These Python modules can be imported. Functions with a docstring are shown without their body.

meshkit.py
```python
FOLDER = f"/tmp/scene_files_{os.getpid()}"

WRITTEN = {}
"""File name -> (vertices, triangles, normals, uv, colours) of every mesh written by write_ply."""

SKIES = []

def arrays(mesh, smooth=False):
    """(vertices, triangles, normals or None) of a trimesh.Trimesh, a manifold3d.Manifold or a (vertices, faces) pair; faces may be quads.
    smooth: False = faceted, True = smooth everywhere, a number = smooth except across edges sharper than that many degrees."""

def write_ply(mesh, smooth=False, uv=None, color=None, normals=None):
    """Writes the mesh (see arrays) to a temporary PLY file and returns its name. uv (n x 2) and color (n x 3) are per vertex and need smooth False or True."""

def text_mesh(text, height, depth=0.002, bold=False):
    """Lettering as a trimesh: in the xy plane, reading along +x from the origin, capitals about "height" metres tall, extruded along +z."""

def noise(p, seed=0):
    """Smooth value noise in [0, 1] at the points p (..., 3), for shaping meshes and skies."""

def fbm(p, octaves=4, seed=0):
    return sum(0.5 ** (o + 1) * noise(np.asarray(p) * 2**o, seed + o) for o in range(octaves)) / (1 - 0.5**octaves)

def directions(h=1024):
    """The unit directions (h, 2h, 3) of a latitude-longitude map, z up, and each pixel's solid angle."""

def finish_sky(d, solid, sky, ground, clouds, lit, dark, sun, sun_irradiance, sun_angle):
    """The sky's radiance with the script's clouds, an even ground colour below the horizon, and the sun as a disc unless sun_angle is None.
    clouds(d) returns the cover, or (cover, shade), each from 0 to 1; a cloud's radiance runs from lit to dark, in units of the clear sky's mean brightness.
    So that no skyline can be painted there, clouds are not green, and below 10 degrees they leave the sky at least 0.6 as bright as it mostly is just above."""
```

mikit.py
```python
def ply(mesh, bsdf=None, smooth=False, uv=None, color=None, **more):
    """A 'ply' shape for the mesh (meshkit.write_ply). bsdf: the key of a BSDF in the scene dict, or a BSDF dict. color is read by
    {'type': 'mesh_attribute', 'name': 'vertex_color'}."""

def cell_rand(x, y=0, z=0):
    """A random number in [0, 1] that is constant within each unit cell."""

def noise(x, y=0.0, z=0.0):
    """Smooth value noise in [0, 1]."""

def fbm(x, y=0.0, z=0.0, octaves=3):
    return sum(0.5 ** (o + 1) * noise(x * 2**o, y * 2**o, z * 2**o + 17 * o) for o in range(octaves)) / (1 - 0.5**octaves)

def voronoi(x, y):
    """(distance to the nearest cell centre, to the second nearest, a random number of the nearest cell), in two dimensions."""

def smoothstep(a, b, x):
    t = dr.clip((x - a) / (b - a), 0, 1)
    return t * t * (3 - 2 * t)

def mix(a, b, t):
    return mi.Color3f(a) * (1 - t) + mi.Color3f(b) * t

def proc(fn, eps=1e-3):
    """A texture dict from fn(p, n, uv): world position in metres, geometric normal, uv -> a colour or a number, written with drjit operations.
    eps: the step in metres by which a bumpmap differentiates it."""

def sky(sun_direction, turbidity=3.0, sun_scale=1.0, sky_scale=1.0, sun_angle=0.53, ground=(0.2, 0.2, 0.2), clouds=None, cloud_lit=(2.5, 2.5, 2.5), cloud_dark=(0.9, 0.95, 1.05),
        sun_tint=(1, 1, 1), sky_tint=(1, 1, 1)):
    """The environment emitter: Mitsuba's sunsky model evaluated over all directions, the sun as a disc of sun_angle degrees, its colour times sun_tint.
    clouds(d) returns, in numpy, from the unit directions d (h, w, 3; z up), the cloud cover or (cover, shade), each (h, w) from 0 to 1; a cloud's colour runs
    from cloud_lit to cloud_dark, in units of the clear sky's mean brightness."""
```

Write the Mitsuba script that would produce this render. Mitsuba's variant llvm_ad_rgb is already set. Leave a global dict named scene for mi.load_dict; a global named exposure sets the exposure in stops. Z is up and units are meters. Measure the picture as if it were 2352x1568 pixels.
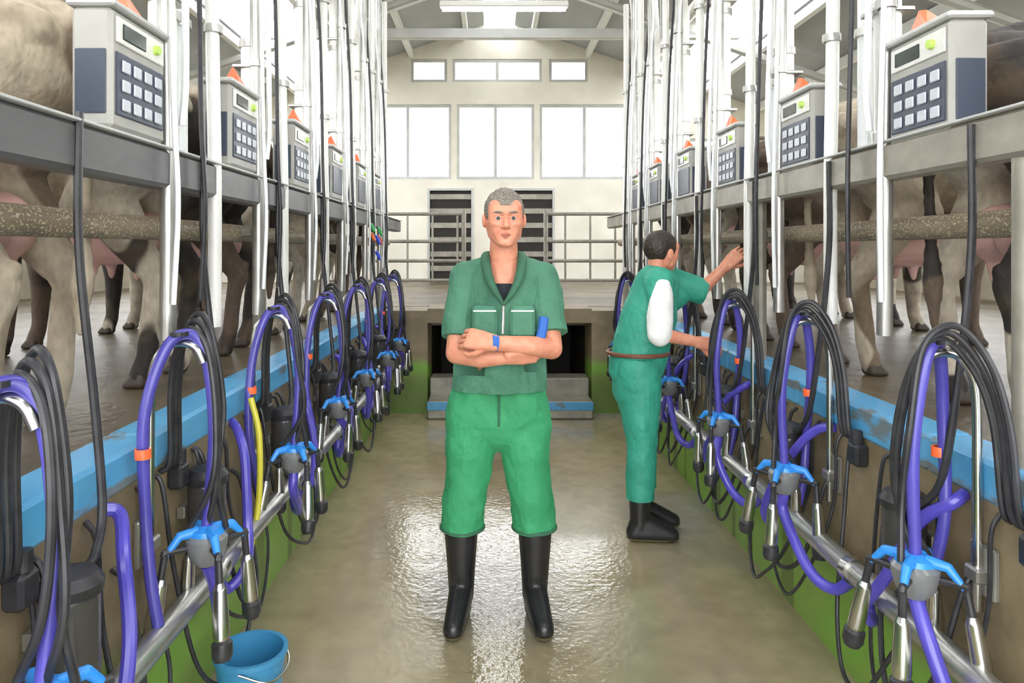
import math, random
import numpy as np, trimesh, drjit as dr, mitsuba as mi, manifold3d as m3
import mikit, meshkit
from mikit import proc, fbm, noise, voronoi, smoothstep, mix, cell_rand

T = mi.ScalarTransform4f
random.seed(7); np.random.seed(7)
scene, labels = {}, {}

# ------------------------------------------------------------------ camera, sky, exposure
EYE = 1.60                       # eye height above the floor of the pit
F = 1650.0                       # focal length in pixels of the 2352 x 1568 frame
VPX, VPY = 1128.0, 572.0
exposure = 0.1
scene['camera'] = {'type': 'perspective', 'fov': math.degrees(2 * math.atan(1176 / F)), 'fov_axis': 'x', 'near_clip': 0.05, 'far_clip': 500.0,
                   'principal_point_offset_x': (1176 - VPX) / 2352, 'principal_point_offset_y': (784 - VPY) / 1568,
                   'to_world': T().look_at(origin=[0, 0, EYE], target=[0, 5, EYE], up=[0, 0, 1])}
scene['sky'] = {'type': 'constant', 'radiance': {'type': 'rgb', 'value': [5.6, 5.65, 5.7]}}   # a white overcast sky

XL, XR = -1.05, 1.35             # faces of the pit walls
PLAT = 1.0                       # height of the milking platforms over the pit floor
PIT_END, BARN_END, BARN_START = 7.0, 13.0, -3.5
XC = 0.15

# ------------------------------------------------------------------ small helpers
def col(h):
    v = np.array([int(h[i:i + 2], 16) for i in (1, 3, 5)]) / 255.0
    return [float(x) for x in np.where(v <= 0.04045, v / 12.92, ((v + 0.055) / 1.055) ** 2.4)]

def rgb(h):
    return {'type': 'rgb', 'value': col(h)}

def mat(name, color, rough=0.5, metal=0.0, bump=None, two=True, **kw):
    b = {'type': 'principled', 'base_color': rgb(color) if isinstance(color, str) else color, 'roughness': rough, 'metallic': metal, **kw}
    if bump is not None:
        b = {'type': 'bumpmap', 'nested': b, 'bump': bump[0], 'scale': bump[1]}
    scene['mat_' + name] = {'type': 'twosided', 'nested': b} if two else b
    return 'mat_' + name

used = {}
def fresh(name):
    n = used.get(name, -1) + 1
    used[name] = n
    return name if n == 0 else f'{name}_{n:03d}'

def thing(name, label, cat, group=None, kind=None):
    k = fresh(name)
    labels[k] = {'label': label, 'category': cat}
    if group: labels[k]['group'] = group
    if kind: labels[k]['kind'] = kind
    return k

def P(mesh, smooth=30):
    return mikit.ply(mesh, smooth=smooth)

def put(key, shape, material, M=None):
    d = dict(shape) if isinstance(shape, dict) else P(shape)
    d['bsdf'] = {'type': 'ref', 'id': material}
    if M is not None: d['to_world'] = M
    scene[key] = d
    return key

def part(parent, name, shape, material, M=None, label=None):
    k = fresh(parent + '__' + name)
    put(k, shape, material, M)
    if label: labels[k] = {'label': label}
    return k

def parts(parent, name, shapes, material, M=None, label=None):
    return [part(parent, name, x, material, M, label) for x in shapes]

def single(name, label, cat, shape, material, M=None, group=None, kind=None):
    k = thing(name, label, cat, group, kind)
    return put(k, shape, material, M)

def struct(name, label, shape, material, M=None):
    k = fresh(name)
    put(k, shape, material, M)
    labels[k] = {'label': label, 'category': name.split('_')[0], 'kind': 'structure'}
    return k

def box(x0, x1, y0, y1, z0, z1, c=0.0):
    """A box, its edges chamfered by c."""
    if c <= 0:
        b = trimesh.creation.box((x1 - x0, y1 - y0, z1 - z0)); b.apply_translation(((x0 + x1) / 2, (y0 + y1) / 2, (z0 + z1) / 2)); return b
    pts = []
    for a in (0, 1):
        for b_ in (0, 1):
            for d in (0, 1):
                p = np.array([(x0, x1)[a], (y0, y1)[b_], (z0, z1)[d]], float)
                s = np.array([(1, -1)[a], (1, -1)[b_], (1, -1)[d]]) * c
                for k in range(3):
                    q = p.copy()
                    for j in range(3):
                        if j != k: q[j] += s[j]
                    pts.append(q)
    return trimesh.convex.convex_hull(np.array(pts))

def cat(*ms):
    return trimesh.util.concatenate([m for m in ms])

def spline(pts, n=8):
    p = np.asarray(pts, float)
    if len(p) < 3: return p
    q = np.vstack([2 * p[0] - p[1], p, 2 * p[-1] - p[-2]])
    out = []
    for i in range(1, len(q) - 2):
        a, b, c, d = q[i - 1], q[i], q[i + 1], q[i + 2]
        for t in np.linspace(0, 1, n, endpoint=False):
            out.append(0.5 * (2 * b + (c - a) * t + (2 * a - 5 * b + 4 * c - d) * t * t + (3 * b - a - 3 * c + d) * t ** 3))
    out.append(p[-1])
    return np.array(out)

def tube(pts, r, sides=10, n=8, smooth=True):
    """A round tube along a spline through the points; r one radius or one for each given point."""
    p = spline(pts, n) if smooth else np.asarray(pts, float)
    rr = np.full(len(p), r, float) if np.isscalar(r) else np.interp(np.linspace(0, 1, len(p)), np.linspace(0, 1, len(r)), r)
    t = np.gradient(p, axis=0); t /= np.maximum(np.linalg.norm(t, axis=1, keepdims=True), 1e-9)
    u = np.cross(t[0], [0.31, 0.2, 0.93]); u /= np.linalg.norm(u)
    V, Fc = [], []
    ang = np.arange(sides) * 2 * np.pi / sides
    for i in range(len(p)):
        u = u - t[i] * np.dot(u, t[i]); u /= np.linalg.norm(u)
        w = np.cross(t[i], u)
        V.append(p[i] + rr[i] * (np.cos(ang)[:, None] * u + np.sin(ang)[:, None] * w))
    V = np.vstack(V)
    for i in range(len(p) - 1):
        for k in range(sides):
            a, b = i * sides + k, i * sides + (k + 1) % sides
            Fc += [[a, b, b + sides], [a, b + sides, a + sides]]
    c0, c1 = len(V), len(V) + 1
    V = np.vstack([V, p[0], p[-1]])
    for k in range(sides):
        Fc.append([c0, (k + 1) % sides, k]); o = (len(p) - 1) * sides
        Fc.append([c1, o + k, o + (k + 1) % sides])
    return trimesh.Trimesh(V, np.array(Fc), process=False)

def bar(a, b, r, sides=12):
    return tube([a, b], r, sides, smooth=False)

def lathe(profile, sides=20, at=(0, 0, 0)):
    m = trimesh.creation.revolve(np.array(profile, float), sections=sides)
    m.apply_translation(at)
    return m

def S(p, r, n=18):
    return m3.Manifold.sphere(r, n).translate(tuple(float(x) for x in p))

def hull(*sr, n=18):
    return m3.Manifold.batch_hull([S(p, r, n) for p, r in sr])

def union(L):
    return m3.Manifold.batch_boolean(L, m3.OpType.Add)

def chain(*sr, n=18):
    return [hull(a, b, n=n) for a, b in zip(sr[:-1], sr[1:])]

def tm(m):
    g = m.to_mesh()
    return trimesh.Trimesh(np.array(g.vert_properties[:, :3], float), np.array(g.tri_verts), process=False)

def man(t):
    return m3.Manifold(m3.Mesh(np.asarray(t.vertices, np.float32), np.asarray(t.faces, np.uint32)))

def soft(m, length, it=12):
    t = tm(m.refine_to_length(length)); t.merge_vertices()
    trimesh.smoothing.filter_taubin(t, lamb=0.5, nu=0.52, iterations=it)
    return t

def rough(t, amp, freq, seed=0):
    n = t.vertex_normals
    t = t.copy(); t.vertices = t.vertices + n * ((meshkit.fbm(t.vertices * freq, 3, seed) - 0.5) * 2 * amp)[:, None]
    return t

# ------------------------------------------------------------------ materials
def floor_color(p, n, uv):
    a = fbm(p.x * 1.6, p.y * 1.6, 3.0, octaves=4)
    b = fbm(p.x * 14, p.y * 14, 1.0, octaves=3)
    g = smoothstep(0.5, 0.75, fbm(p.x * 0.9 + 7, p.y * 0.9, 2.0, octaves=3))
    c = mix(col('#736a50'), col('#a99d7f'), a)
    c = mix(c, col('#7f7f86'), g * 0.55)
    return c * (0.86 + 0.28 * b)
def floor_rough(p, n, uv):
    return 0.07 + 0.26 * smoothstep(0.36, 0.72, fbm(p.x * 2.1 + 3, p.y * 1.4, 5.0, octaves=3))
def floor_bump(p, n, uv):
    return fbm(p.x * 55, p.y * 55, 0.0, octaves=3) + 0.8 * noise(p.x * 9, p.y * 9)
M_FLOOR = mat('floor', proc(floor_color), proc(floor_rough), bump=(proc(floor_bump), 0.0013), specular=0.95)

def wall_color(p, n, uv):
    a = fbm(p.x * 2 + p.y * 2.3, p.z * 3.1, 1.5, octaves=4)
    b = fbm(p.y * 22, p.z * 22, p.x * 9, octaves=2)
    c = mix(col('#4f442f'), col('#94866a'), a) * (0.85 + 0.3 * b)
    edge = 0.22 + 0.36 * fbm(p.y * 1.3, 4.0, p.x, octaves=3) + 0.05 * noise(p.y * 17, 2.0)
    alg = smoothstep(0.05, -0.06, p.z - edge) * (0.65 + 0.5 * noise(p.y * 6, p.z * 9))
    c = mix(c, col('#6d9a35'), dr.clip(alg, 0, 1) * 0.92)
    drip = smoothstep(0.62, 0.75, noise(p.y * 8, p.z * 0.7)) * 0.5
    return mix(c, col('#3e3526'), drip)
M_WALL = mat('pit_wall', proc(wall_color), 0.5, bump=(proc(lambda p, n, uv: fbm(p.y * 30, p.z * 30, p.x * 30, octaves=3)), 0.003))
M_PLAT = mat('platform', proc(lambda p, n, uv: mix(col('#372f23'), col('#6f6450'), fbm(p.x * 2.5, p.y * 2.5, 1.0, octaves=4))), 0.4, bump=(proc(lambda p, n, uv: fbm(p.x * 25, p.y * 25, 0.0, octaves=3)), 0.004))
def blue_color(p, n, uv):
    w = smoothstep(0.60, 0.72, fbm(p.y * 5, p.z * 14, p.x * 9, octaves=4))
    return mix(mix(col('#2f7fb2'), col('#66abd2'), fbm(p.y * 3, p.z * 6, 1.0)), col('#6d6656'), w * 0.8)
M_BLUE = mat('blue_paint', proc(blue_color), 0.33)
def galv_color(p, n, uv):
    return mix(col('#77746a'), col('#a8a396'), fbm(p.x * 7, p.y * 4, p.z * 7, octaves=5)) * (0.82 + 0.3 * fbm(p.y * 23, p.z * 23, p.x * 23, octaves=3))
M_GALV = mat('galvanized', proc(galv_color), 0.42, metal=0.35)
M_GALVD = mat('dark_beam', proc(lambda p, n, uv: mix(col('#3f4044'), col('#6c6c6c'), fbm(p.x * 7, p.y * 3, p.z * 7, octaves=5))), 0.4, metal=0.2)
def dirty_rail(p, n, uv):
    s = smoothstep(0.55, 0.8, noise(p.x * 160, p.y * 160, p.z * 160))
    c = mix(col('#55493a'), col('#8d8069'), fbm(p.x * 9, p.y * 7, p.z * 9, octaves=4))
    return mix(c, col('#cbbf9f'), s * 0.5)
M_RAIL = mat('dirty_rail', proc(dirty_rail), 0.5, bump=(proc(lambda p, n, uv: fbm(p.x * 70, p.y * 70, p.z * 70, octaves=2)), 0.002))
M_STEEL = mat('stainless', '#c9c9c6', 0.2, metal=1.0)
M_STEEL2 = mat('dull_stainless', proc(lambda p, n, uv: mix(col('#9b9a95'), col('#cfcfcb'), fbm(p.x * 14, p.y * 14, p.z * 9, octaves=3))), 0.32, metal=0.85)
M_WHITE = mat('white_tube', proc(lambda p, n, uv: mix(col('#d5d5d0'), col('#efefec'), fbm(p.x * 6, p.y * 6, p.z * 2.5, octaves=3))), 0.22, specular=0.6)
M_CLEAR = mat('milky_hose', '#dfe3e4', 0.25, spec_trans=0.0, clearcoat=0.6)
M_BOX = mat('box_grey', proc(lambda p, n, uv: mix(col('#8c8c87'), col('#a6a59e'), fbm(p.x * 9, p.y * 9, p.z * 9))), 0.45)
M_PANEL = mat('box_panel', '#cfcfca', 0.35)
M_SCREEN = mat('display', '#27322c', 0.12)
M_KEY = mat('keypad', '#39404f', 0.4)
M_BUTTON = mat('button', '#b8bcc4', 0.4)
M_ORANGE = mat('orange_lens', '#f4683a', 0.25, clearcoat=0.6)
M_LIME = mat('lime_plastic', '#a9c95a', 0.35)
M_VIOLET = mat('violet_hose', proc(lambda p, n, uv: mix(col('#332c8e'), col('#5d55c4'), fbm(p.x * 9, p.y * 9, p.z * 6, octaves=3))), 0.22, clearcoat=0.5, specular=0.6)
M_VIOLETD = mat('dull_violet_hose', proc(lambda p, n, uv: mix(col('#322e7c'), col('#5852b0'), fbm(p.x * 9, p.y * 9, p.z * 5, octaves=3))), 0.25, clearcoat=0.4)
M_RUBBER = mat('black_rubber', proc(lambda p, n, uv: mix(col('#17171a'), col('#36363a'), fbm(p.x * 20, p.y * 20, p.z * 20, octaves=3))), 0.38)
M_CLAWBLUE = mat('claw_blue', '#2d86d8', 0.3, clearcoat=0.5)
M_SMOKE = mat('claw_bowl', '#6d6f70', 0.18, clearcoat=0.7)
M_SMOKED = mat('smoked_vessel', '#3b3a38', 0.15, clearcoat=0.8)
M_YELLOW = mat('yellow_hose', '#c4bb3a', 0.35)
M_ROOF = mat('roof_sheet', proc(lambda p, n, uv: mix(col('#8c9092'), col('#a7aaaa'), fbm(p.x * 3, p.y * 1.2, p.z, octaves=3))), 0.55)
M_FRAME = mat('frame_steel', proc(lambda p, n, uv: mix(col('#a3a5a3'), col('#c2c3bf'), fbm(p.x * 4, p.y * 4, p.z * 4, octaves=3))), 0.45, metal=0.2)
M_GABLE = mat('gable_wall', proc(lambda p, n, uv: mix(col('#cfcabb'), col('#ebe7da'), fbm(p.x * 2.3, p.z * 2.0, 2.0, octaves=4))), 0.6)
M_LOWWALL = mat('low_wall', proc(lambda p, n, uv: mix(col('#756d5c'), col('#a59d8a'), fbm(p.y * 2.3, p.z * 3.0, 2.0, octaves=4))), 0.65)
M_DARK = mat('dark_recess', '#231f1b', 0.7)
M_GROUND = mat('yard', '#8b8878', 0.9)
M_PURLIN = mat('purlin', '#d8dad8', 0.5)
scene['mat_glass'] = {'type': 'thindielectric', 'int_ior': 1.5}
M_LAMPBODY = mat('lamp_body', '#e6e6e2', 0.4)
def coat_fn(light, dark, thr, f):
    def fn(p, n, uv):
        a = fbm(p.x * f, p.y * f * 1.15, p.z * f * 0.9, octaves=3)
        c = mix(col(light), col(dark), smoothstep(thr - 0.015, thr + 0.015, a))
        h = fbm(p.x * 60, p.y * 60, p.z * 25, octaves=2)
        d = smoothstep(0.45, 0.8, fbm(p.x * 5, p.y * 5, p.z * 7 + 9, octaves=3)) * 0.5
        return mix(c * (0.72 + 0.5 * h), col('#5d4c36'), d)
    return fn
FURB = (proc(lambda p, n, uv: fbm(p.x * 90, p.y * 90, p.z * 40, octaves=2)), 0.004)
M_COAT = [mat('coat_pied', proc(coat_fn('#b3a997', '#241f1b', 0.52, 2.2)), 0.75, bump=FURB, sheen=0.4),
          mat('coat_dark', proc(coat_fn('#57493c', '#29221d', 0.5, 1.7)), 0.75, bump=FURB, sheen=0.4),
          mat('coat_pale', proc(coat_fn('#a79b87', '#6a5b49', 0.57, 2.0)), 0.75, bump=FURB, sheen=0.4)]
M_UDDER = mat('udder', proc(lambda p, n, uv: mix(col('#c99a92'), col('#e3bdb4'), fbm(p.x * 9, p.y * 9, p.z * 9, octaves=3))), 0.5)
M_HOOF = mat('hoof', '#3a3027', 0.5)
M_SKIN = mat('skin', proc(lambda p, n, uv: mix(col('#bd735a'), col('#d69a7e'), fbm(p.x * 30, p.y * 30, p.z * 30, octaves=3))), 0.45, specular=0.4)
M_LIP = mat('lips', '#b06a5c', 0.4)
M_HAIR = mat('grey_hair', proc(lambda p, n, uv: mix(col('#4b443c'), col('#8d857a'), noise(p.x * 240, p.y * 90, p.z * 240))), 0.6)
M_HAIRD = mat('dark_hair', proc(lambda p, n, uv: mix(col('#1d1713'), col('#3a2e25'), noise(p.x * 240, p.y * 240, p.z * 70))), 0.5)
M_EYE = mat('eye_white', '#cfc4b8', 0.2)
M_IRIS = mat('iris', '#23282c', 0.1)
def weave(a, b):
    def fn(p, n, uv):
        f = fbm(p.x * 7, p.y * 7, p.z * 5, octaves=4)
        return mix(col(a), col(b), f) * (0.9 + 0.2 * noise(p.x * 260, p.y * 260, p.z * 260))
    return fn
CLOTHB = (proc(lambda p, n, uv: fbm(p.x * 16 + p.z * 5, p.y * 16, p.z * 11, octaves=4)), 0.018)
M_GREEN = mat('green_cloth', proc(weave('#1f7347', '#3a9a67')), 0.75, bump=CLOTHB, sheen=0.3)
M_SHIRT = mat('shirt_cloth', proc(weave('#2f5f49', '#4c8168')), 0.75, bump=CLOTHB, sheen=0.3)
M_GREEND = mat('dark_green_cloth', proc(weave('#264f3c', '#38684f')), 0.75, bump=CLOTHB)
M_BLUEC = mat('blue_cloth', '#2f5fae', 0.7)
M_NAVY = mat('navy_cloth', '#1c2027', 0.8)
M_TEAL = mat('teal_cloth', proc(weave('#1f7a66', '#3da68c')), 0.6, bump=CLOTHB)
M_WHITEC = mat('white_cloth', proc(weave('#d9dad8', '#f0f0ee')), 0.7, bump=CLOTHB)
M_BELT = mat('belt', '#6e4030', 0.5)
M_BOOT = mat('boot', proc(lambda p, n, uv: mix(col('#141416'), col('#26262a'), fbm(p.x * 12, p.y * 12, p.z * 12, octaves=3))), 0.28, clearcoat=0.3)
M_SOLE = mat('sole', '#5d5a3c', 0.6)
M_ZIP = mat('zip', '#c9c9c4', 0.3, metal=0.8)
M_INK = mat('ink', '#3c4656', 0.6)
M_TAGS = [mat('band_' + n_, h_, 0.45) for n_, h_ in (('green', '#2f9d57'), ('orange', '#d9661f'), ('blue', '#2343c4'), ('red', '#b8391c'))]

# ------------------------------------------------------------------ the setting
struct('floor', 'wet grey brown concrete floor of the milking pit', box(XL, XR, -1.5, PIT_END, -0.1, 0.0), M_FLOOR)
def pit_wall(x0, x1):
    return box(x0, x1, -1.5, PIT_END, -0.1, PLAT - 0.012)
struct('wall_left', 'concrete pit wall on the left with green algae along its foot', pit_wall(XL - 0.16, XL), M_WALL)
struct('wall_right', 'concrete pit wall on the right with green algae along its foot', pit_wall(XR, XR + 0.16), M_WALL)
struct('floor_001', 'raised cow platform left of the pit', box(-5.6, XL - 0.13, -3.5, BARN_END, 0.80, PLAT, 0.0), M_PLAT)
struct('floor_002', 'raised cow platform right of the pit', box(XR + 0.13, 5.9, -3.5, BARN_END, 0.80, PLAT), M_PLAT)
struct('floor_003', 'raised passage beyond the end of the pit', box(XL - 0.13, XR + 0.13, PIT_END + 0.55, BARN_END, 0.80, PLAT), M_PLAT)
# blue painted kerb sections along both edges of the platform
for s, x, nm in ((-1, XL, 'left'), (1, XR, 'right')):
    k = fresh('trim_1' if s < 0 else 'trim_2')
    labels[k] = {'label': f'blue painted steel kerb along the {nm} edge of the pit', 'category': 'trim', 'kind': 'structure'}
    y = 0.35
    i = 0
    while y < PIT_END:
        y1 = min(y + 0.93, PIT_END)
        a, b = (x - 0.14, x + 0.012) if s < 0 else (x - 0.012, x + 0.14)
        part(k, 'kerb_section', box(a, b, y + 0.004, y1 - 0.004, PLAT - 0.085, PLAT + 0.03, 0.012), M_BLUE)
        y = y1; i += 1
# end of the pit: recess and steps
struct('wall_end', 'concrete lintel and side cheeks at the end of the pit', cat(box(XL, -0.62, PIT_END, PIT_END + 0.5, 0, PLAT), box(0.98, XR, PIT_END, PIT_END + 0.5, 0, PLAT), box(-0.62, 0.98, PIT_END, PIT_END + 0.5, 0.88, PLAT + 0.02)), M_WALL)
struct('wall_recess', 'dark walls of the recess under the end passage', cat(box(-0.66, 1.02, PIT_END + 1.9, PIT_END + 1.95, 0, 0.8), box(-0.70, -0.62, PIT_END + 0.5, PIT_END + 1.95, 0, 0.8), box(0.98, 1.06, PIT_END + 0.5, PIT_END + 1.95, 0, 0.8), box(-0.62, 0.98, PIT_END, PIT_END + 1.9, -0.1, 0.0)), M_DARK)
st = thing('steps', 'two low grey steps in the dark recess at the end of the pit', 'steps')
for i in range(2):
    part(st, 'step', box(-0.6, 0.96, PIT_END - 0.26 + 0.28 * i, PIT_END + 0.02 + 0.28 * i, 0.003, 0.17 * (i + 1), 0.012), M_GALV)
part(st, 'edge_strip', box(-0.6, 0.96, PIT_END - 0.275, PIT_END - 0.261, 0.09, 0.168, 0.004), M_BLUE, label='blue edge strip')
# barn shell
def low_wall(x0, x1):
    return box(x0, x1, BARN_START, BARN_END, PLAT - 0.2, 2.05)
struct('wall_west', 'low concrete side wall of the barn behind the left cows', low_wall(-5.75, -5.6), M_LOWWALL)
struct('wall_east', 'low concrete side wall of the barn behind the right cows', low_wall(5.9, 6.05), M_LOWWALL)
EAVE, RIDGE, HALF = 3.75, 5.75, 5.9
def roof_z(x): return RIDGE - (RIDGE - EAVE) * abs(x - XC) / HALF
def slab(xa, xb, y0, y1, t=0.05, off=0.0):
    v = []
    for z_ in (0, t):
        for x_ in (xa, xb):
            for y_ in (y0, y1):
                v.append((x_, y_, roof_z(x_) + z_ + off))
    return trimesh.convex.convex_hull(np.array(v))
ck = fresh('ceiling')
for a_, b_ in ((-HALF - 0.3, -3.6), (-2.7, -0.28), (0.28, 2.7), (3.6, HALF + 0.3)):
    for n_ in range(5):
        y0_ = BARN_START + n_ * 3.36; part(ck, 'roof_panel', slab(XC + a_, XC + b_, y0_, y0_ + 3.34), M_ROOF)
labels[ck] = {'label': 'grey sheet roof of the barn with open light strips', 'category': 'ceiling', 'kind': 'structure'}
for x in (-4.6, -3.65, -2.65, -1.6, -0.6, 0.6, 1.6, 2.65, 3.65, 4.6):
    part(ck, 'purlin', box(XC + x - 0.04, XC + x + 0.04, BARN_START, BARN_END, roof_z(XC + x) - 0.14, roof_z(XC + x) - 0.01, 0.006), M_PURLIN)
for y in (1.0, 4.0, 7.0, 10.0):
    k = thing('roof_truss', {1.0: 'steel roof truss nearest the camera', 4.0: 'second steel roof truss from the camera', 7.0: 'third steel roof truss, above the end of the pit', 10.0: 'farthest steel roof truss, before the end windows'}[y], 'truss', 'roof trusses')
    for s in (-1, 1):
        xe = XC + s * (HALF - 0.1)
        part(k, 'rafter', tube([(XC, y, RIDGE - 0.24), (xe, y, EAVE - 0.24)], 0.06, 8, smooth=False), M_FRAME)
        part(k, 'post', box(xe - 0.07, xe + 0.07, y - 0.07, y + 0.07, PLAT, EAVE - 0.2, 0.008), M_FRAME)
        part(k, 'brace', bar((XC + s * 2.4, y, 4.62), (XC, y, RIDGE - 0.3), 0.022, 8), M_PURLIN)
    part(k, 'tie_beam', box(XC - 3.3, XC + 3.3, y - 0.05, y + 0.05, 4.52, 4.66, 0.008), M_FRAME)
# end gable with windows
def gable():
    import shapely.geometry as sg
    poly = sg.Polygon([(XC - 5.9, PLAT - 0.2), (XC + 5.9, PLAT - 0.2), (XC + 5.9, EAVE), (XC, RIDGE), (XC - 5.9, EAVE)])
    for a, b, z0, z1 in WIN + DOORS:
        poly = poly.difference(sg.box(a, z0, b, z1))
    m = trimesh.creation.extrude_polygon(poly, 0.12, engine='earcut')
    v = m.vertices.copy(); m.vertices = np.stack([v[:, 0], BARN_END + 0.12 - v[:, 2], v[:, 1]], 1); m.invert()
    m.fix_normals()
    return m
WIN = [(-1.45, -0.80, 4.62, 5.04), (-0.70, 0.92, 4.62, 5.04), (1.05, 1.75, 4.62, 5.04),
       (-2.3, -0.72, 2.86, 4.22), (-0.62, 0.78, 2.86, 4.22), (0.88, 2.5, 2.86, 4.22), (-4.9, -2.6, 2.3, 3.6), (2.8, 5.1, 2.3, 3.6)]
DOORS = [(-1.15, -0.32, PLAT, 2.70), (0.34, 1.15, PLAT, 2.70)]
struct('wall_far', 'pale plastered end wall of the barn', gable(), M_GABLE)
for i, (a, b, z0, z1) in enumerate(WIN):
    k = fresh(f'window_{i + 1}')
    labels[k] = {'label': 'bright window in the far end wall', 'category': 'window', 'kind': 'structure'}
    y0, y1 = BARN_END + 0.02, BARN_END + 0.08
    n = max(1, round((b - a) / 0.8))
    bars = [box(a, b, y0, y1, z0, z0 + 0.05), box(a, b, y0, y1, z1 - 0.05, z1)] + [box(x - 0.025, x + 0.025, y0, y1, z0 + 0.05, z1 - 0.05) for x in np.linspace(a + 0.025, b - 0.025, n + 1)]
    parts(k, 'frame_bar', bars, M_FRAME)
    for j in range(n):
        w = (b - a - 0.05) / n
        xa = a + 0.05 + w * j; xb = xa + w - 0.05
        v = np.array([(xa, y0 + 0.03, z0 + 0.05), (xb, y0 + 0.03, z0 + 0.05), (xb, y0 + 0.03, z1 - 0.05), (xa, y0 + 0.03, z1 - 0.05)])
        part(k, 'pane', P(trimesh.Trimesh(v, [[0, 1, 2], [0, 2, 3]], process=False), False), 'mat_glass')
for i, (a, b, z0, z1) in enumerate(DOORS):
    k = fresh(f'door_{i + 1}')
    labels[k] = {'label': 'dark slatted door in the far end wall', 'category': 'door', 'kind': 'structure'}
    part(k, 'leaf', box(a + 0.04, b - 0.04, BARN_END + 0.05, BARN_END + 0.09, z0, z1 - 0.04), M_DARK)
    parts(k, 'frame_bar', (box(a, a + 0.04, BARN_END - 0.02, BARN_END + 0.1, z0, z1), box(b - 0.04, b, BARN_END - 0.02, BARN_END + 0.1, z0, z1), box(a, b, BARN_END - 0.02, BARN_END + 0.1, z1 - 0.04, z1)), M_FRAME)
    for z in np.linspace(z0 + 0.2, z1 - 0.2, 6):
        part(k, 'slat', box(a + 0.04, b - 0.04, BARN_END + 0.025, BARN_END + 0.05, z, z + 0.1, 0.006), M_GALV)
struct('floor_004', 'yard outside the barn', cat(box(-60, 60, BARN_END + 0.3, 90, 0.5, 0.6), box(-60, -5.8, -60, BARN_END + 0.3, 0.5, 0.6), box(6.1, 60, -60, BARN_END + 0.3, 0.5, 0.6), box(-5.8, 6.1, -60, -3.5, 0.5, 0.6)), M_GROUND)

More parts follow.
